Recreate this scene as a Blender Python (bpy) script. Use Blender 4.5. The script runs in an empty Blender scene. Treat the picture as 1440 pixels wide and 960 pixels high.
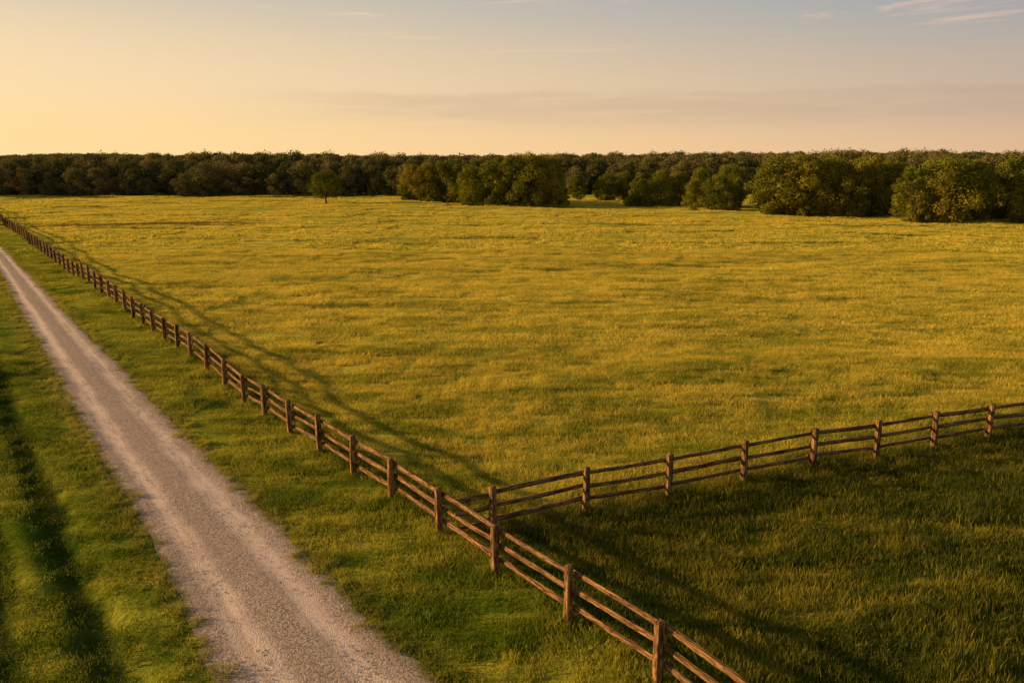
import bpy, math, random
import numpy as np
from mathutils import Vector
rng=np.random.default_rng(7); random.seed(7)
scene=bpy.context.scene
SUN_AZ=-85.0; SUN_EL=13.5      # azimuth clockwise from +Y (negative = left)

# ---------------------------------------------------------------- helpers
def link(o): scene.collection.objects.link(o); return o
def new_mat(name):
    m=bpy.data.materials.new(name); m.use_nodes=True
    nt=m.node_tree; nt.nodes.clear(); return m,nt
class NB:
    def __init__(s,nt): s.nt=nt
    def n(s,t,**k):
        nd=s.nt.nodes.new(t)
        for a,b in k.items(): setattr(nd,a,b)
        return nd
    def setin(s,sock,v):
        if isinstance(v,bpy.types.NodeSocket): s.nt.links.new(v,sock)
        else: sock.default_value=v
    def math(s,op,a,b=0.0,c=0.0,clamp=False):
        nd=s.n('ShaderNodeMath',operation=op,use_clamp=clamp)
        s.setin(nd.inputs[0],a); s.setin(nd.inputs[1],b); s.setin(nd.inputs[2],c); return nd.outputs[0]
    def dot(s,a,b):
        nd=s.n('ShaderNodeVectorMath',operation='DOT_PRODUCT')
        s.setin(nd.inputs[0],a); s.setin(nd.inputs[1],b); return nd.outputs['Value']
    def vmul(s,a,b):
        nd=s.n('ShaderNodeVectorMath',operation='MULTIPLY')
        s.setin(nd.inputs[0],a); s.setin(nd.inputs[1],b); return nd.outputs[0]
    def mix(s,f,a,b,blend='MIX'):
        nd=s.n('ShaderNodeMix',data_type='RGBA',blend_type=blend)
        s.setin(nd.inputs[0],f); s.setin(nd.inputs[6],a); s.setin(nd.inputs[7],b); return nd.outputs[2]
    def noise(s,vec,scale,detail=3.0,rough=.55,dist=0.0):
        nd=s.n('ShaderNodeTexNoise'); s.setin(nd.inputs['Vector'],vec)
        nd.inputs['Scale'].default_value=scale; nd.inputs['Detail'].default_value=detail
        nd.inputs['Roughness'].default_value=rough; nd.inputs['Distortion'].default_value=dist
        return nd.outputs[0]
    def mr(s,v,a,b,c=0.0,d=1.0,smooth=True):
        nd=s.n('ShaderNodeMapRange',interpolation_type='SMOOTHSTEP' if smooth else 'LINEAR')
        s.setin(nd.inputs[0],v)
        for i,x in zip((1,2,3,4),(a,b,c,d)): s.setin(nd.inputs[i],x)
        return nd.outputs[0]
def C(r,g,b): return (r,g,b,1.0)
def ss(x,a,b):
    t=np.clip((x-a)/(b-a),0,1); return t*t*(3-2*t)
def mesh_obj(name,verts,faces,mats,attrs=None,smooth=False,uv=None,mat_idx=None,do_link=True):
    me=bpy.data.meshes.new(name)
    me.from_pydata([tuple(v) for v in verts],[],[tuple(f) for f in faces])
    for m in mats: me.materials.append(m)
    if attrs:
        for k,v in attrs.items():
            a=me.attributes.new(k,'FLOAT','POINT'); a.data.foreach_set('value',np.asarray(v,dtype=np.float32))
    if uv is not None:
        l=me.uv_layers.new(name='UVMap')
        vi=np.zeros(len(me.loops),dtype=np.int32); me.loops.foreach_get('vertex_index',vi)
        l.data.foreach_set('uv',np.asarray(uv,dtype=np.float32)[vi].ravel())
    if mat_idx is not None: me.polygons.foreach_set('material_index',np.asarray(mat_idx,dtype=np.int32))
    if smooth: me.polygons.foreach_set('use_smooth',np.ones(len(me.polygons),dtype=bool))
    me.update()
    o=bpy.data.objects.new(name,me)
    if do_link: link(o)
    return o

# ---------------------------------------------------------------- layout of the place (metres)
FD=np.array([-.593,.805]); FN=np.array([.805,.593])   # along / across road + long fence
FENCE_D=11.16
GD=np.array([.914,.406]); GN=np.array([-.406,.914]); GATE_E=19.98
RUT1,RUT2=2.0,.15
def dcoord(x,y): return x*FN[0]+y*FN[1]
def scoord(x,y): return x*FD[0]+y*FD[1]
def ecoord(x,y): return x*GN[0]+y*GN[1]
def road_c(s): return 5.70+0.0127*(np.clip(s,-10,110)-15)
def road_hw(s): return 1.82-0.0083*(np.clip(s,0,110)-15)
waves=[(rng.uniform(0,2*math.pi),L,rng.uniform(0,6.28)) for L in (3.1,4.3,5.7,7.9,11.,16.,24.,37.)]
def terrain(x,y):
    x=np.asarray(x,float); y=np.asarray(y,float); h=np.zeros_like(x)
    for a,L,p in waves:
        k=2*math.pi/L; amp=.0085*L**.8
        h+=amp*np.sin(k*(x*math.cos(a)+y*math.sin(a))+p+.8*np.sin(.11*x+.07*y+p))
    s=scoord(x,y); d=dcoord(x,y); dd=np.abs(d-road_c(s))
    m=ss(dd,2.0,5.0)*(1-ss(np.hypot(x,y),250,500))
    # two wheel hollows in the verge on the far side of the road
    rut=-.26*np.exp(-((d-RUT1)/.42)**2)-.26*np.exp(-((d-RUT2)/.42)**2)+.10*np.exp(-((d-1.1)/.4)**2)+.06*np.exp(-((d-2.9)/.3)**2)
    return h*m+rut*(1-ss(np.hypot(x,y),150,300))

# ---------------------------------------------------------------- grass colour nodes shared by soil and blades
def grass_colour(b):
    geo=b.n('ShaderNodeNewGeometry'); P=geo.outputs['Position']
    d=b.dot(P,(FN[0],FN[1],0)); e=b.dot(P,(GN[0],GN[1],0)); y=b.dot(P,(0,1,0)); x=b.dot(P,(1,0,0))
    wob=b.math('MULTIPLY',b.math('SUBTRACT',b.noise(P,.9,2),.5),1.6)
    d2=b.math('ADD',d,wob); e2=b.math('ADD',e,wob)
    inf=b.mr(d2,11.3,14.0); ine=b.mr(e2,GATE_E-.3,GATE_E+2.2)
    infield=b.math('MULTIPLY',inf,ine)
    # tufts and drifts of ripe grass, stretched across the field
    n1=b.noise(b.vmul(P,(.10,.32,.1)),1.0,4,.6,.6)
    n2=b.noise(b.vmul(P,(.45,1.0,.3)),1.0,3,.6,.3)
    n3=b.noise(P,.035,2)
    patch=b.math('ADD',b.math('MULTIPLY',n1,.5),b.math('MULTIPLY',n2,.5))
    ripe=b.mr(patch,.40,.58)
    far=b.mr(y,22.,62.)
    ripe=b.math('ADD',b.math('MULTIPLY',ripe,.68),b.math('MULTIPLY',far,.32),clamp=True)
    field=b.mix(ripe,C(.26,.265,.016),C(.82,.60,.075))
    field=b.mix(b.math('MULTIPLY',b.mr(n3,.42,.62),.2),field,C(.44,.39,.040))
    verge=b.mix(b.mr(patch,.38,.62),C(.14,.185,.010),C(.50,.42,.038))
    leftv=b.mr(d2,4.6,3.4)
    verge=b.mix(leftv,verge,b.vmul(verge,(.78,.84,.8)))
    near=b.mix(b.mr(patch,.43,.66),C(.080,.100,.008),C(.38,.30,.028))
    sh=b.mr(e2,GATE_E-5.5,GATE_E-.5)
    near=b.mix(b.math('MULTIPLY',sh,.6),near,b.vmul(near,(.42,.48,.4)))  # shade below the cross fence, deepened in the grass colour
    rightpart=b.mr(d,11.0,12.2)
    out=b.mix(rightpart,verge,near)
    fr=b.mr(b.math('ABSOLUTE',b.math('SUBTRACT',d2,5.9)),1.6,2.6,1,0)
    out=b.mix(b.math('MULTIPLY',fr,.35),out,C(.34,.25,.05))
    r1=b.mr(b.math('ABSOLUTE',b.math('SUBTRACT',b.math('ADD',d,b.math('MULTIPLY',wob,.35)),RUT1)),.2,.75,1,0)
    r2=b.mr(b.math('ABSOLUTE',b.math('SUBTRACT',b.math('ADD',d,b.math('MULTIPLY',wob,.35)),RUT2)),.2,.75,1,0)
    out=b.mix(b.math('MULTIPLY',b.math('MAXIMUM',r1,r2),.82),out,C(.045,.072,.008))
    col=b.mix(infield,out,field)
    # dry mown strip far across the field
    strip=b.math('MULTIPLY',b.mr(b.math('ABSOLUTE',b.math('SUBTRACT',b.math('ADD',y,b.math('MULTIPLY',wob,2.2)),b.math('MULTIPLY_ADD',x,.25,150.))),.8,3.8,1,0),
                 b.math('MULTIPLY',b.mr(x,-34,-52),b.mr(x,-88,-76)))
    col=b.mix(b.math('MULTIPLY',strip,.85),col,C(.18,.085,.025))
    return P,col

m_grass,nt=new_mat('grass_blades'); b=NB(nt)
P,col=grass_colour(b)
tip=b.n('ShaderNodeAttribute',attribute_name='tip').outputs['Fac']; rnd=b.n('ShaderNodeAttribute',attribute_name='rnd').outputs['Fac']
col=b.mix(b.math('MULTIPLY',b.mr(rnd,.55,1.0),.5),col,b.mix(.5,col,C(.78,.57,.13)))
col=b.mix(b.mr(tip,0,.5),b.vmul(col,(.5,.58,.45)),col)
dif=b.n('ShaderNodeBsdfDiffuse'); tr=b.n('ShaderNodeBsdfTranslucent'); mx=b.n('ShaderNodeMixShader'); out=b.n('ShaderNodeOutputMaterial')
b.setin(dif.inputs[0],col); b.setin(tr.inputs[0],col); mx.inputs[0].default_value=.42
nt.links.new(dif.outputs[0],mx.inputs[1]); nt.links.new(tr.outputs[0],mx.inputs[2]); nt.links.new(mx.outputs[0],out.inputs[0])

m_ground,nt=new_mat('turf'); b=NB(nt)
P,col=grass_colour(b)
fine=b.noise(P,9,4,.7)
dist=b.n('ShaderNodeVectorMath',operation='LENGTH'); nt.links.new(P,dist.inputs[0])
farmask=b.mr(dist.outputs['Value'],235,300)
col=b.mix(b.mr(fine,.3,.7),b.vmul(col,(.5,.55,.5)),b.vmul(col,(.9,.9,.9)))
col=b.mix(farmask,col,C(.045,.050,.014))
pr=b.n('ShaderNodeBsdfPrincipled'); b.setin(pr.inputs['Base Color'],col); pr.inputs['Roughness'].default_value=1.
pr.inputs['Specular IOR Level'].default_value=0
bp=b.n('ShaderNodeBump'); bp.inputs['Strength'].default_value=.9; bp.inputs['Distance'].default_value=.15
b.setin(bp.inputs['Height'],b.noise(P,4,5,.7)); nt.links.new(bp.outputs[0],pr.inputs['Normal'])
out=b.n('ShaderNodeOutputMaterial'); nt.links.new(pr.outputs[0],out.inputs[0])

# gravel road
m_road,nt=new_mat('gravel'); b=NB(nt)
uvn=b.n('ShaderNodeUVMap'); P=b.n('ShaderNodeNewGeometry').outputs['Position']
sep=b.n('ShaderNodeSeparateXYZ'); nt.links.new(uvn.outputs[0],sep.inputs[0]); v=sep.outputs[1]
alng=b.noise(b.vmul(uvn.outputs[0],(.12,5,1)),1,4,.6)
wv=b.math('ADD',v,b.math('MULTIPLY',b.math('SUBTRACT',b.noise(P,.5,3),.5),.3))
r1=b.mr(b.math('ABSOLUTE',b.math('SUBTRACT',b.math('ABSOLUTE',wv),.46)),.04,.28,1,0)
vor=b.n('ShaderNodeTexVoronoi'); nt.links.new(P,vor.inputs['Vector']); vor.inputs['Scale'].default_value=26
vor2=b.n('ShaderNodeTexVoronoi'); nt.links.new(P,vor2.inputs['Vector']); vor2.inputs['Scale'].default_value=48
stones=b.mix(b.mr(b.dot(vor.outputs['Color'],(.4,.3,.3)),.2,.8),C(.25,.165,.105),C(.60,.425,.30))
fines=b.mix(b.mr(b.noise(P,16,4,.75),.3,.7),C(.70,.49,.335),C(.90,.65,.455))
base=b.mix(b.math('MULTIPLY',r1,.85),stones,fines)
base=b.mix(b.math('MULTIPLY',b.mr(alng,.48,.66),.42),base,C(.33,.225,.15))
base=b.mix(b.math('MULTIPLY',b.mr(b.noise(P,.7,4,.65),.45,.7),.25),base,C(.38,.265,.175))
edge=b.mr(b.math('ADD',b.math('ABSOLUTE',v),b.math('MULTIPLY',b.math('SUBTRACT',b.noise(P,3,4,.7),.5),.6)),.78,1.0)
base=b.mix(b.math('MULTIPLY',edge,.85),base,C(.20,.15,.05))
pr=b.n('ShaderNodeBsdfPrincipled'); b.setin(pr.inputs['Base Color'],base); pr.inputs['Roughness'].default_value=.95; pr.inputs['Specular IOR Level'].default_value=.05
bp=b.n('ShaderNodeBump'); bp.inputs['Strength'].default_value=.45; bp.inputs['Distance'].default_value=.024
hh=b.math('ADD',b.math('MULTIPLY',vor.outputs['Distance'],-.8),b.math('ADD',b.math('MULTIPLY',vor2.outputs['Distance'],-.4),b.noise(P,6,4,.7)))
b.setin(bp.inputs['Height'],hh); nt.links.new(bp.outputs[0],pr.inputs['Normal'])
out=b.n('ShaderNodeOutputMaterial'); nt.links.new(pr.outputs[0],out.inputs[0])
m_stone,nt=new_mat('loose_stone'); b=NB(nt)
rnd=b.n('ShaderNodeAttribute',attribute_name='rnd').outputs['Fac']
pr=b.n('ShaderNodeBsdfPrincipled'); b.setin(pr.inputs['Base Color'],b.mix(rnd,C(.20,.14,.09),C(.62,.46,.33))); pr.inputs['Roughness'].default_value=.85
out=b.n('ShaderNodeOutputMaterial'); nt.links.new(pr.outputs[0],out.inputs[0])

# fence wood
m_wood,nt=new_mat('weathered_wood'); b=NB(nt)
uvn=b.n('ShaderNodeUVMap').outputs[0]
g1=b.noise(b.vmul(uvn,(1.3,22,1)),1,5,.65,.3); g2=b.noise(b.vmul(uvn,(.5,2.5,1)),1,3,.6)
g3=b.noise(b.vmul(uvn,(5,60,1)),1,2,.5)
c1=b.mix(b.mr(g1,.38,.66),C(.055,.023,.007),C(.42,.215,.070))
c1=b.mix(b.math('MULTIPLY',b.mr(g2,.42,.66),.35),c1,C(.34,.205,.09))
c1=b.mix(b.math('MULTIPLY',b.mr(g3,.52,.61),.8),c1,C(.022,.010,.004))
pr=b.n('ShaderNodeBsdfPrincipled'); b.setin(pr.inputs['Base Color'],c1); pr.inputs['Roughness'].default_value=.85; pr.inputs['Specular IOR Level'].default_value=.08
bp=b.n('ShaderNodeBump'); bp.inputs['Strength'].default_value=1.0; bp.inputs['Distance'].default_value=.02
b.setin(bp.inputs['Height'],g1); nt.links.new(bp.outputs[0],pr.inputs['Normal'])
out=b.n('ShaderNodeOutputMaterial'); nt.links.new(pr.outputs[0],out.inputs[0])

m_bark,nt=new_mat('bark'); b=NB(nt)
P=b.n('ShaderNodeTexCoord').outputs['Object']
pr=b.n('ShaderNodeBsdfPrincipled'); b.setin(pr.inputs['Base Color'],b.mix(b.noise(b.vmul(P,(6,6,1)),1,4),C(.035,.025,.016),C(.13,.095,.065))); pr.inputs['Roughness'].default_value=.9
out=b.n('ShaderNodeOutputMaterial'); nt.links.new(pr.outputs[0],out.inputs[0])
def leaf_mat(name,dark,light,warm,var):
    m,nt=new_mat(name); b=NB(nt)
    rnd=b.n('ShaderNodeAttribute',attribute_name='rnd').outputs['Fac']; cl=b.n('ShaderNodeAttribute',attribute_name='clump').outputs['Fac']
    oi=b.n('ShaderNodeObjectInfo').outputs['Random']
    P=b.n('ShaderNodeNewGeometry').outputs['Position']
    f=b.math('ADD',b.math('MULTIPLY',rnd,.4),b.math('MULTIPLY',cl,.6))
    c=b.mix(f,dark,light)
    c=b.mix(b.math('MULTIPLY',b.mr(b.noise(P,.045,2),.42,.68),.6),c,warm)
    c=b.mix(b.math('MULTIPLY',oi,var),c,b.vmul(c,(.42,.55,.5)))
    dif=b.n('ShaderNodeBsdfDiffuse'); tr=b.n('ShaderNodeBsdfTranslucent'); mx=b.n('ShaderNodeMixShader'); out=b.n('ShaderNodeOutputMaterial')
    b.setin(dif.inputs[0],c); b.setin(tr.inputs[0],b.vmul(c,(1.1,1.1,.6))); mx.inputs[0].default_value=.22
    nt.links.new(dif.outputs[0],mx.inputs[1]); nt.links.new(tr.outputs[0],mx.inputs[2]); nt.links.new(mx.outputs[0],out.inputs[0])
    return m
m_leaf=leaf_mat('oak_leaves',C(.045,.060,.009),C(.32,.28,.026),C(.36,.25,.030),.6)
m_leaf2=leaf_mat('distant_leaves',C(.060,.062,.024),C(.27,.215,.062),C(.34,.22,.068),.7)  # distance haze put into the leaf colour: paler and browner

# ---------------------------------------------------------------- ground sheet
def axis(lo,hi,step,far):
    a=list(np.arange(lo,hi,step)); st=step; v=hi
    while v<far: a.append(v); st*=1.22; v+=st
    a.append(far); st=step; v=lo-step
    while v>-far: a.insert(0,v); st*=1.22; v-=st
    a.insert(0,-far); return np.array(a)
xs=axis(-62,50,.3,4000); ys=axis(8,95,.3,4000)
X,Y=np.meshgrid(xs,ys); Z=terrain(X,Y)
V=np.stack([X.ravel(),Y.ravel(),Z.ravel()],1); nx,ny=len(xs),len(ys)
ii=(np.arange(ny-1)[:,None]*nx+np.arange(nx-1)[None,:]).ravel()
F=np.stack([ii,ii+1,ii+1+nx,ii+nx],1)
me=bpy.data.meshes.new('ground'); me.vertices.add(len(V)); me.vertices.foreach_set('co',V.ravel())
me.loops.add(F.size); me.loops.foreach_set('vertex_index',F.ravel().astype(np.int32))
me.polygons.add(len(F)); me.polygons.foreach_set('loop_start',np.arange(0,F.size,4,dtype=np.int32)); me.polygons.foreach_set('loop_total',np.full(len(F),4,dtype=np.int32))
me.update(calc_edges=True); me.polygons.foreach_set('use_smooth',np.ones(len(F),dtype=bool)); me.materials.append(m_ground)
link(bpy.data.objects.new('ground',me))

# ---------------------------------------------------------------- gravel road ribbon
sv=np.arange(-25,330,.35); uvals=np.linspace(-1,1,15)
verts=[];uv=[];faces=[]
en=[np.convolve(rng.normal(0,1,len(sv)),np.ones(4)/4,'same')*.15+np.convolve(rng.normal(0,1,len(sv)),np.ones(25)/25,'same')*.35 for _ in range(2)]
for i,s in enumerate(sv):
    for u in uvals:
        w=road_hw(s)+(en[0][i] if u<0 else en[1][i])*abs(u)
        dd=road_c(s)+u*w; p=FD*s+FN*dd
        z=.045-.03*math.exp(-((abs(u)-.5)/.17)**2)-.02*max(0,abs(u)-.8)/.2+.004*math.sin(s*1.7+u*3)
        verts.append((p[0],p[1],z+float(terrain(p[0],p[1])))); uv.append((s,u))
k=len(uvals)
for i in range(len(sv)-1):
    for j in range(k-1): faces.append((i*k+j,i*k+j+1,(i+1)*k+j+1,(i+1)*k+j))
mesh_obj('gravel_road',verts,faces,[m_road],uv=uv,smooth=True)

# ---------------------------------------------------------------- fences
class Build:
    def __init__(s): s.v=[];s.f=[];s.uv=[]
    def beam(s,p0,p1,w,h,up=Vector((0,0,1)),n=1,jit=.0,sag=0.,taper=1.,cham=.25):
        p0=Vector(p0);p1=Vector(p1);ax=(p1-p0).normalized();side=ax.cross(up).normalized();u=side.cross(ax)
        L=(p1-p0).length; ro=random.uniform(0,50); base=len(s.v)
        c=cham
        prof=[(-1,-1+c),(-1,1-c),(-1+c,1),(1-c,1),(1,1-c),(1,-1+c),(1-c,-1),(-1+c,-1)]
        prof=[(a+random.uniform(-jit,jit),b_+random.uniform(-jit,jit)) for a,b_ in prof]
        m=len(prof)
        for i in range(n+1):
            t=i/n; c0=p0.lerp(p1,t)+Vector((0,0,-sag*4*t*(1-t)))
            c0+=side*random.uniform(-1,1)*jit*w*.35*(0<i<n)+u*random.uniform(-1,1)*jit*h*.35*(0<i<n)
            k=1+(taper-1)*t
            k2=random.uniform(1-jit*.5,1+jit*.5)
            for j,(a,b_) in enumerate(prof):
                q=c0+side*(a*w/2*k*k2)+u*(b_*h/2*k*k2); s.v.append(tuple(q)); s.uv.append((t*L+ro,j*.045+ro))
        for i in range(n):
            for j in range(m):
                a=base+i*m+j; b_=base+i*m+(j+1)%m; s.f.append((a,b_,b_+m,a+m))
        s.f.append(tuple(base+j for j in range(m))[::-1]); s.f.append(tuple(base+n*m+j for j in range(m)))
def fence(name,pts,dirv,side_sign,rail_start=None,rail_seg=7):
    B=Build(); nrm=Vector((-dirv[1],dirv[0],0))*side_sign; d3=Vector((dirv[0],dirv[1],0))
    for p in pts:
        z=float(terrain(p[0],p[1])); lean=Vector((random.uniform(-.04,.04),random.uniform(-.04,.04),0))
        H=1.5+random.uniform(-.06,.07)
        top=Vector((p[0],p[1],z+H))+lean
        B.beam((p[0],p[1],z-.3),top,.19,.20,up=nrm,n=6,jit=.11,taper=.93,cham=.35)
        B.beam(top-Vector((0,0,.004)),top+Vector((0,0,.03)),.165,.17,up=nrm,n=1,jit=.12,taper=.62,cham=.4)
    P=list(pts)
    if rail_start is not None: P=[rail_start]+P
    for i in range(len(P)-1):
        a=P[i];b_=P[i+1]
        for hgt in (1.28,.85,.42):
            za=float(terrain(*a));zb=float(terrain(*b_))
            off=nrm*(.10+.052+random.uniform(-.004,.012))
            ea=.11 if (i or rail_start is None) else 0.0
            A=Vector((a[0],a[1],za+hgt+random.uniform(-.04,.04)))+off-d3*ea*random.uniform(.3,1.4)
            Bp=Vector((b_[0],b_[1],zb+hgt+random.uniform(-.04,.04)))+off+d3*.11*random.uniform(.3,1.4)
            alt=(i%2)*.014
            B.beam(A+nrm*alt,Bp+nrm*alt,.095,.14*random.uniform(.85,1.08),n=rail_seg,jit=.16,sag=random.uniform(-.01,.035),taper=random.uniform(.82,1.12),cham=.5)
    return mesh_obj(name,B.v,B.f,[m_wood],uv=B.uv)
p0=np.array([3.04,14.70])
pts=[tuple(p0+FD*2.94*i+FD*random.uniform(-.08,.08)) for i in range(-5,85)]
fence('wooden_fence',pts,FD,-1)
g0=np.array([2.25,22.86]); J=g0-GD*4.20
pts2=[tuple(g0+GD*3.08*i+GD*random.uniform(-.06,.06)) for i in range(-1,16)]
fence('wooden_fence',pts2,GD,1,rail_start=tuple(J))

# ---------------------------------------------------------------- instancing
def scatter(name,P,rot,scl,idx,protos):
    me=bpy.data.meshes.new(name); me.vertices.add(len(P)); me.vertices.foreach_set('co',np.asarray(P,dtype=np.float32).ravel())
    def va(nm,arr):
        a=me.attributes.new(nm,'FLOAT_VECTOR','POINT'); a.data.foreach_set('vector',np.asarray(arr,dtype=np.float32).ravel())
    va('irot',rot); va('iscl',scl)
    a=me.attributes.new('iidx','INT','POINT'); a.data.foreach_set('value',np.asarray(idx,dtype=np.int32))
    me.update()
    o=link(bpy.data.objects.new(name,me))
    col=bpy.data.collections.new(name+'_parts')
    for p in protos: col.objects.link(p)
    ng=bpy.data.node_groups.new(name+'_scatter','GeometryNodeTree')
    ng.interface.new_socket('Geometry',in_out='INPUT',socket_type='NodeSocketGeometry')
    ng.interface.new_socket('Geometry',in_out='OUTPUT',socket_type='NodeSocketGeometry')
    N=ng.nodes; L=ng.links
    gi=N.new('NodeGroupInput'); go=N.new('NodeGroupOutput')
    ci=N.new('GeometryNodeCollectionInfo'); ci.inputs[0].default_value=col
    ci.inputs['Separate Children'].default_value=True; ci.inputs['Reset Children'].default_value=True
    ip=N.new('GeometryNodeInstanceOnPoints'); ip.inputs['Pick Instance'].default_value=True
    def na(nm,t):
        n=N.new('GeometryNodeInputNamedAttribute'); n.data_type=t; n.inputs[0].default_value=nm
        return [s for s in n.outputs if s.enabled and s.name=='Attribute'][0]
    e2r=N.new('FunctionNodeEulerToRotation')
    L.new(na('irot','FLOAT_VECTOR'),e2r.inputs[0])
    L.new(gi.outputs[0],ip.inputs['Points']); L.new(ci.outputs[0],ip.inputs['Instance'])
    L.new(e2r.outputs[0],ip.inputs['Rotation']); L.new(na('iscl','FLOAT_VECTOR'),ip.inputs['Scale'])
    L.new(na('iidx','INT'),ip.inputs['Instance Index']); L.new(ip.outputs[0],go.inputs[0])
    md=o.modifiers.new('scatter','NODES'); md.node_group=ng
    return o

# ---------------------------------------------------------------- grass patches
def grass_patch(name,R,n,hmin,hmax,w,clumps,seed):
    r=np.random.default_rng(seed)
    cc=r.uniform(-1,1,(clumps,2))*R*.9; ch=r.uniform(.5,1.2,clumps); cr=r.uniform(.06,.24,clumps)*min(1.6,R/.6)
    verts=[];faces=[];tip=[];rn=[]
    for i in range(n):
        if r.random()<.5:
            c=r.integers(clumps); x,y=cc[c]+np.clip(r.normal(0,cr[c],2),-2*cr[c],2*cr[c]); hm=ch[c]
        else:
            x,y=r.uniform(-R,R,2); hm=.7
        h=r.uniform(hmin,hmax)*hm; a=r.uniform(0,6.283); ww=w*r.uniform(.6,1.3)
        la=r.uniform(0,6.283); le=h*r.uniform(.1,.65)
        dx,dy=math.cos(a)*ww/2,math.sin(a)*ww/2; lx,ly=math.cos(la)*le,math.sin(la)*le
        b0=len(verts)
        verts+=[(x-dx,y-dy,-.04),(x+dx,y+dy,-.04),(x+dx*.8+lx*.3,y+dy*.8+ly*.3,h*.55),(x-dx*.8+lx*.3,y-dy*.8+ly*.3,h*.55),(x+lx,y+ly,h)]
        faces+=[(b0,b0+1,b0+2,b0+3),(b0+3,b0+2,b0+4)]
        q=r.random(); tip+=[0,0,.55,.55,1]; rn+=[q]*5
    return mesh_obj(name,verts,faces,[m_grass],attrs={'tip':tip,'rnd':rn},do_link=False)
protos=[grass_patch('grass_a%d'%i,.82,1300,.12,.33,.0165,30,100+i) for i in range(6)]
farp=[grass_patch('grass_f%d'%i,3.0,1100,.14,.36,.10,30,150+i) for i in range(3)]
tufts=[grass_patch('grass_t%d'%i,.22,120,.12,.34,.015,4,200+i) for i in range(4)]
protos_all=protos+farp+tufts
GP=[];GR=[];GS=[];GI=[]
def vnoise(x,y,L,seed):
    r=np.random.default_rng(seed); o=np.zeros_like(x)
    for i in range(7):
        a=r.uniform(0,6.28);k=2*math.pi/(L*r.uniform(.6,1.6)); o+=np.sin(k*(x*math.cos(a)+y*math.sin(a)*1.6)+r.uniform(0,6.28)+1.2*np.sin(.7*k*(x*math.sin(a)-y*math.cos(a))))
    return o/3.5
def band(y0,y1,sp,sxy,far=False):
    ny_=int((y1-y0)/sp)+1
    for iy in range(ny_):
        y=y0+iy*sp; hw=.76*y+6
        x=np.arange(-hw,hw,sp); x=x+rng.uniform(-.3,.3,len(x))*sp*(.5 if far else 1); yy=y+rng.uniform(-.3,.3,len(x))*sp*(.5 if far else 1)
        s=scoord(x,yy); d=dcoord(x,yy); e=ecoord(x,yy)
        keep=np.abs(d-road_c(s))-road_hw(s)>(3.0 if far else .66*sxy)
        x,yy,d,e=x[keep],yy[keep],d[keep],e[keep]; n=len(x)
        hs=1+.38*vnoise(x,yy,5.,3)+.15*vnoise(x,yy,1.9,5)
        verge=d<FENCE_D
        hs=np.where(verge,hs*.58,hs)
        left=d<road_c(0)-1.0; hs=np.where(left,hs*.8,hs)
        infield=(d>FENCE_D+1)&(e>GATE_E+1); hs=np.where(infield,.14+hs*.66,hs)
        hs*=1-.5*np.exp(-((d-RUT1)/.5)**2)*left-.5*np.exp(-((d-RUT2)/.5)**2)*left
        hs=np.clip(hs,.22,1.6)
        GP.append(np.stack([x,yy,terrain(x,yy)],1)); r=np.zeros((n,3)); r[:,2]=rng.integers(0,4,n)*math.pi/2+rng.uniform(-.16,.16,n); GR.append(r)
        GS.append(np.stack([np.full(n,sxy),np.full(n,sxy),hs],1)); GI.append(rng.integers(0,6,n) if not far else rng.integers(6,9,n))
band(9,46,1.3,1.0); band(46,96,2.35,1.8); band(98,262,5.6,1.0,True)
for sgn in (-1,1):
    s=np.arange(-12,150,.17); s=s+rng.uniform(-.1,.1,len(s))
    off=np.abs(rng.normal(0,.28,len(s)))*rng.choice([-.6,1,1,1],len(s))
    d=road_c(s)+sgn*(road_hw(s)+.06+off); p=FD[None]*s[:,None]+FN[None]*d[:,None]; n=len(s)
    GP.append(np.stack([p[:,0],p[:,1],terrain(p[:,0],p[:,1])],1)); r=np.zeros((n,3)); r[:,2]=rng.uniform(0,6.28,n); GR.append(r)
    k=rng.uniform(.6,1.3,n); GS.append(np.stack([k,k,k*rng.uniform(.3,.75,n)],1)); GI.append(rng.integers(9,13,n))
for P0 in (pts,pts2):
    q=np.repeat(np.array(P0),7,0); q=q+rng.normal(0,.2,q.shape); n=len(q)
    GP.append(np.stack([q[:,0],q[:,1],terrain(q[:,0],q[:,1])],1)); r=np.zeros((n,3)); r[:,2]=rng.uniform(0,6.28,n); GR.append(r)
    k=rng.uniform(.8,1.3,n); GS.append(np.stack([k,k,k*.85],1)); GI.append(rng.integers(9,13,n))
scatter('grass',np.concatenate(GP),np.concatenate(GR),np.concatenate(GS),np.concatenate(GI),protos_all)

# ---------------------------------------------------------------- loose stones on the road
def stone_patch(name,seed):
    r=np.random.default_rng(seed); verts=[];faces=[];rn=[]
    oct_=np.array([(1,0,0),(0,1,0),(-1,0,0),(0,-1,0),(0,0,1),(0,0,-1)],float)
    of=[(0,1,4),(1,2,4),(2,3,4),(3,0,4),(1,0,5),(2,1,5),(3,2,5),(0,3,5)]
    for i in range(80):
        c=np.array([*r.uniform(-.5,.5,2),0.004]); q=r.random(); sc=.009+.020*q**3
        a=r.uniform(0,6.28); R=np.array([[math.cos(a),-math.sin(a),0],[math.sin(a),math.cos(a),0],[0,0,1]])
        vv=(oct_*r.uniform(.6,1.3,(6,1))*np.array([sc,sc*.8,sc*.6]))@R.T+c
        b0=len(verts); verts+=[tuple(v) for v in vv]; faces+=[tuple(b0+k for k in f) for f in of]; rn+=[r.random()]*6
    return mesh_obj(name,verts,faces,[m_stone],attrs={'rnd':rn},do_link=False)
sp=[stone_patch('stones_%d'%i,300+i) for i in range(4)]
P_=[]
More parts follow.
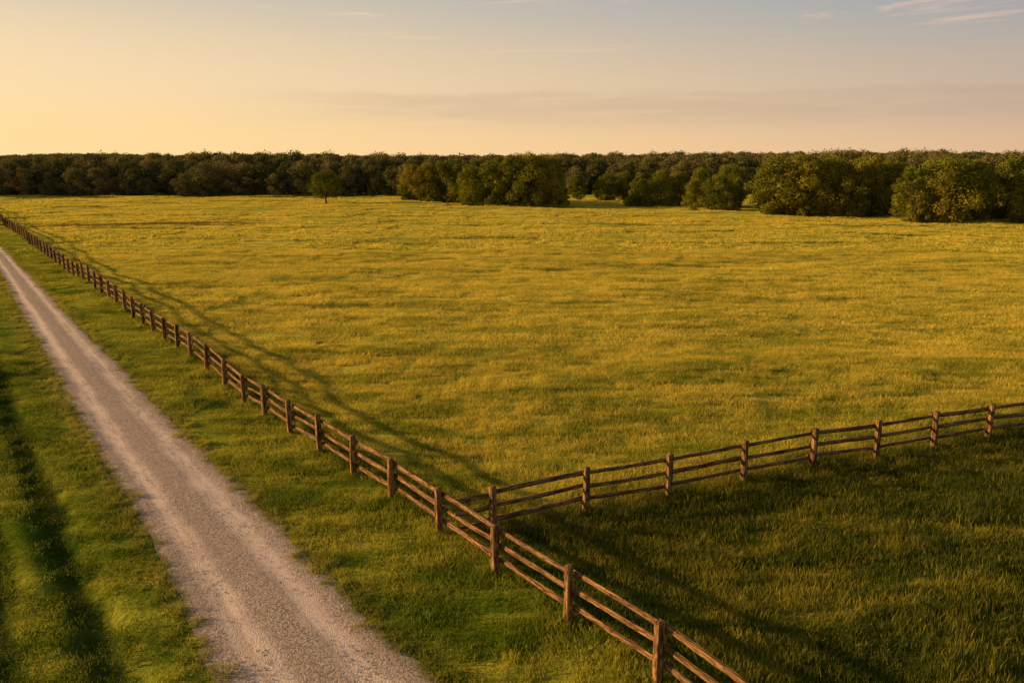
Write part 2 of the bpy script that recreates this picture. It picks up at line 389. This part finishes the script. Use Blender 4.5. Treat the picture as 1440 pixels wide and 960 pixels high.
for s in np.arange(-8,50,.6):
    for u in np.arange(-1.4,1.5,.5):
        wgt=.1+.6*min(1,abs(abs(u)-.86)/.4)
        if random.random()<wgt:
            dd=road_c(s)+u+random.uniform(-.2,.2); p=FD*(s+random.uniform(-.2,.2))+FN*dd; P_.append((p[0],p[1],.035))
n=len(P_); r=np.zeros((n,3)); r[:,2]=rng.uniform(0,6.28,n)
scatter('gravel',P_,r,np.ones((n,3)),rng.integers(0,4,n),sp)

# ---------------------------------------------------------------- trees
def make_tree(name,seed,H=10.,R=3.6,lo=.12,nb=34,nl=260,lf=.30,leafm=None):
    r=np.random.default_rng(seed); verts=[];faces=[];rn=[];cl=[];mi=[]
    def tube(pts,rad):
        m=6; b0=len(verts)
        for p,q in zip(pts,rad):
            for j in range(m):
                a=j/m*6.283; verts.append((p[0]+q*math.cos(a),p[1]+q*math.sin(a),p[2])); rn.append(0);cl.append(0)
        for i in range(len(pts)-1):
            for j in range(m): faces.append((b0+i*m+j,b0+i*m+(j+1)%m,b0+(i+1)*m+(j+1)%m,b0+(i+1)*m+j)); mi.append(0)
    tr=np.array([(0,0,-.2),(r.normal(0,.1),r.normal(0,.1),H*.15),(r.normal(0,.2),r.normal(0,.2),H*.35),(r.normal(0,.3),r.normal(0,.3),H*.6),(r.normal(0,.3),r.normal(0,.3),H*.85)])
    tube(tr,[H*.032,H*.022,H*.018,H*.011,H*.004])
    blobs=[]
    for i in range(nb):
        t=(i+.5)/nb; z=lo+(.93-lo)*t
        prof=math.sin(math.pi*min(1,max(0,(z-lo+.10)/(1.08-lo+.06)))**.85)
        a=i*2.4+r.normal(0,.4); rr=R*prof*r.uniform(.45,.95)
        br=R*r.uniform(.20,.42)*(.75+.35*prof)
        blobs.append((rr*math.cos(a),rr*math.sin(a),z*H-br*.35,br))
    blobs.append((0,0,H*.62,R*.45)); blobs.append((r.normal(0,.4),r.normal(0,.4),H*.88-R*.1,R*.3))
    for (x,y,z,br) in blobs[::2]:
        k=min(.75,max(.15,(z/H)*.7)); p=np.array([0,0,H*k]); q=np.array([x,y,z]); mid=(p+q)/2+np.array([0,0,.3])
        tube([p,mid,q],[H*.010,H*.007,H*.002])
    for (x,y,z,br) in blobs:
        tone=r.uniform(0,1)
        n=int(nl*(br/(R*.33))**1.6)
        dv=r.normal(0,1,(n,3)); dv/=np.linalg.norm(dv,axis=1)[:,None]
        rad=br*(r.uniform(.35,1.12,n)**.6)*(1+.18*np.sin(dv[:,0]*7+x)*np.cos(dv[:,1]*6+y))
        P=np.array([x,y,z])+dv*rad[:,None]*np.array([1,1,.82])
        nr=dv+r.normal(0,.5,(n,3)); nr/=np.linalg.norm(nr,axis=1)[:,None]
        t1=np.cross(nr,r.normal(0,1,(n,3))); t1/=np.linalg.norm(t1,axis=1)[:,None]; t2=np.cross(nr,t1)
        s=lf*r.uniform(.5,1.2,n)[:,None]*.5
        for k in range(n):
            if P[k,2]<.05: continue
            b0=len(verts)
            verts.extend([tuple(P[k]-t1[k]*s[k]),tuple(P[k]+t2[k]*s[k]*.7),tuple(P[k]+t1[k]*s[k]),tuple(P[k]-t2[k]*s[k]*.7)])
            faces.append((b0,b0+1,b0+2,b0+3)); mi.append(1); q=r.random(); rn.extend([q]*4); cl.extend([tone]*4)
    return mesh_obj(name,verts,faces,[m_bark,leafm or m_leaf],attrs={'rnd':rn,'clump':cl},mat_idx=mi,do_link=False)
TV=[make_tree('oak_shape_%d'%i,400+i,R=[3.4,4.0,3.7,3.2,4.2,3.6][i],lo=[.10,.06,.12,.08,.05,.10][i],nb=[36,44,38,32,46,40][i],nl=[300,280,300,300,280,290][i]) for i in range(6)]
lone=make_tree('lone_shape',455,R=4.5,lo=.30,nb=36,nl=320,lf=.32)
def place(me,x,y,h,w=1.0,name='oak_tree'):
    o=link(bpy.data.objects.new(name,me)); k=h/10.
    o.location=(x,y,float(terrain(x,y))); o.scale=(k*w,k*w*random.uniform(.9,1.1),k*1.02); o.rotation_euler=(0,0,random.uniform(0,6.28)); return o
place(lone.data,-46,200,8.5,1.02)
T=[(-26,210,9.6),(-22,209,10.1),(-17.5,208,10.7),(-13,206,10.4),
   (-9.5,190,9.9),(-5,188,10.8),(0,187,11.8),(4.5,186.5,12.2),(8.6,188,11.5),(-2.5,196,11.5),(3,197,12),(7.5,197,11.8),
   (17,212,6.8),(25,213,7.4),(29.5,214,7.8),
   (30,190,8.2),(34.5,188,8.7),(39.5,190,8.2),
   (38.5,171,6.8),(43,169,7.9),(47,172,7.4),(42,182,9.0),(48,180,9.8),
   (51.5,159,11.0),(56.5,157,12.1),(61,158,11.6),(66,157,11.1),(70.5,158,11.8),(75,160,10.6),(54,168,11.6),(60,168,11.8),(66,168,11.6),(73,168,11.5),
   (70,141.5,9.8),(75,140,11.4),(80,141.5,10.8),(84,146,9.2),(78,150,11.2),(85,153,11.1),(88,139,9.8),(93,140,11.4),(98,138,11.1),(92,150,11.5),(103,141,11)]
for i,(x,y,h) in enumerate(T): place(TV[i%6].data,x,y,h,random.uniform(.88,1.18))
sh=[make_tree('shrub_shape_%d'%i,480+i,H=10,R=6.0,lo=.02,nb=22,nl=240,lf=.8) for i in range(2)]
SP=[];
for (x,y,h) in T:
    if h<7.9: continue
    for _ in range(3): SP.append((x+random.uniform(-3.,3.),y-random.uniform(-1.5,2.2),random.uniform(.16,.36)))
n=len(SP); S=np.array(SP); r=np.zeros((n,3)); r[:,2]=rng.uniform(0,6.28,n)
scatter('undergrowth_shrubs',np.stack([S[:,0],S[:,1],terrain(S[:,0],S[:,1])],1),r,np.stack([S[:,2]]*3,1),rng.integers(0,2,n),sh)
DV=[make_tree('wood_shape_%d'%i,500+i,R=[3.9,4.4,3.6,4.1][i],lo=.05,nb=30,nl=170,lf=.42,leafm=m_leaf2) for i in range(4)]
D=[]
for x in np.arange(-290,-28,5.4):
    D.append((x+random.uniform(-2,2),239+random.uniform(-5,3)+2.5*math.sin(x*.09),random.choice([5.5,7.0,8.6,9.4,10.0,10.6])))
    D.append((x+random.uniform(-2,2),247+random.uniform(-3,3),random.uniform(8.4,11.6)))
for x in np.arange(-40,300,5.):
    D.append((x+random.uniform(-1.5,1.5),252+random.uniform(-4,4),random.uniform(7.5,10.4)))
    D.append((x+random.uniform(-2,2),262+random.uniform(-3,3),random.uniform(9.4,11.4)))
y=262.
while y<1100:
    spc=7.5+ (y-258)*.03; x=-y*.85
    while x<y*.85:
        hh=(10.9+1.4*math.sin(x*.021+y*.013)+1.1*math.sin(x*.0071-y*.004+2)+random.uniform(-1.4,1.6))*(1.0+(y-258)*.00026)
        D.append((x+random.uniform(-.4,.4)*spc,y+random.uniform(-.4,.4)*spc,hh)); x+=spc
    y+=spc*1.3
D=np.array(D); n=len(D); r=np.zeros((n,3)); r[:,2]=rng.uniform(0,6.28,n)
k=D[:,2]/10; wsc=k*rng.uniform(.95,1.3,n)*(1+np.clip((D[:,1]-300)/600,0,1.6))
scatter('distant_forest',np.stack([D[:,0],D[:,1],np.zeros(n)],1),r,np.stack([wsc,wsc,k],1),rng.integers(0,4,n),DV)

# ---------------------------------------------------------------- sky: physical sky + warm evening haze + thin cloud
w=bpy.data.worlds.new('World'); scene.world=w; w.use_nodes=True; nt=w.node_tree; nt.nodes.clear(); b=NB(nt)
sky=b.n('ShaderNodeTexSky',sky_type='NISHITA'); sky.sun_disc=False
sky.sun_elevation=math.radians(SUN_EL); sky.sun_rotation=math.radians(SUN_AZ)
sky.air_density=1.0; sky.dust_density=2.0; sky.ozone_density=1.0
D_=b.n('ShaderNodeTexCoord').outputs['Generated']
sep=b.n('ShaderNodeSeparateXYZ'); nt.links.new(D_,sep.inputs[0]); z=sep.outputs[2]
az=math.radians(-72)
toward=b.dot(D_,(math.sin(az),math.cos(az),0))
tw=b.mr(toward,-.40,.78,0,1,False)
zs=b.math('ADD',z,b.math('MULTIPLY',b.math('SUBTRACT',tw,.5),-.03))
low=b.mix(tw,C(.74,.46,.28),C(1.05,.74,.35))
mid=b.mix(tw,C(.52,.40,.32),C(.97,.73,.43))
top=b.mix(tw,C(.28,.34,.40),C(.62,.56,.46))
haze=b.mix(b.mr(zs,.0,.085),low,mid); haze=b.mix(b.mr(zs,.070,.205),haze,top)
skyc=b.vmul(sky.outputs[0],(.13,.13,.13))
col=b.mix(b.mr(z,.16,.6),haze,skyc)
# long bank of thin stratus, lumpy upper edge
lump=b.noise(b.vmul(D_,(7,7,14.)),1.0,5,.6,.3)
ctop=b.math('ADD',b.math('MULTIPLY',b.math('SUBTRACT',lump,.5),.036),.076)
bandm=b.math('MULTIPLY',b.mr(z,.022,.060),b.mr(b.math('SUBTRACT',z,ctop),-.006,.004,1,0))
side=b.mr(tw,.90,.66)
cn=b.noise(b.vmul(D_,(3,3,40.)),1.5,6,.6,.5)
body=b.math('ADD',b.math('MULTIPLY',b.mr(cn,.38,.62),.65),.35)
cband=b.math('MULTIPLY',b.math('MULTIPLY',bandm,side),body)
col=b.mix(b.math('MULTIPLY',cband,.55),col,b.mix(tw,C(.48,.345,.265),C(.76,.53,.335)))
cn2=b.noise(b.vmul(D_,(4,4,42.)),1.3,6,.62,.6)
wisps=b.math('MULTIPLY',b.mr(cn2,.56,.70),b.mr(z,.085,.14))
col=b.mix(b.math('MULTIPLY',wisps,.65),col,b.mix(tw,C(.70,.48,.38),C(.92,.72,.48)))
bg=b.n('ShaderNodeBackground'); bg.inputs[1].default_value=1.0
nt.links.new(col,bg.inputs[0]); out=b.n('ShaderNodeOutputWorld'); nt.links.new(bg.outputs[0],out.inputs[0])

# ---------------------------------------------------------------- sun
L=bpy.data.lights.new('sun','SUN'); L.energy=6.6; L.angle=math.radians(.6); L.color=(1,.675,.34)
so=link(bpy.data.objects.new('sun',L))
az=math.radians(SUN_AZ); el=math.radians(SUN_EL)
sd=Vector((math.sin(az)*math.cos(el),math.cos(az)*math.cos(el),math.sin(el)))
so.rotation_euler=(-sd).to_track_quat('-Z','Y').to_euler(); so.location=(-60,20,40)

# ---------------------------------------------------------------- camera
cam=bpy.data.cameras.new('camera'); cam.lens=28; cam.sensor_width=36; cam.clip_end=9000; cam.clip_start=.1
co=link(bpy.data.objects.new('camera',cam)); co.location=(0,0,11); co.rotation_euler=(math.radians(90-12.97),0,0)
scene.camera=co
scene.view_settings.view_transform='Standard'; scene.view_settings.look='None'; scene.view_settings.exposure=0
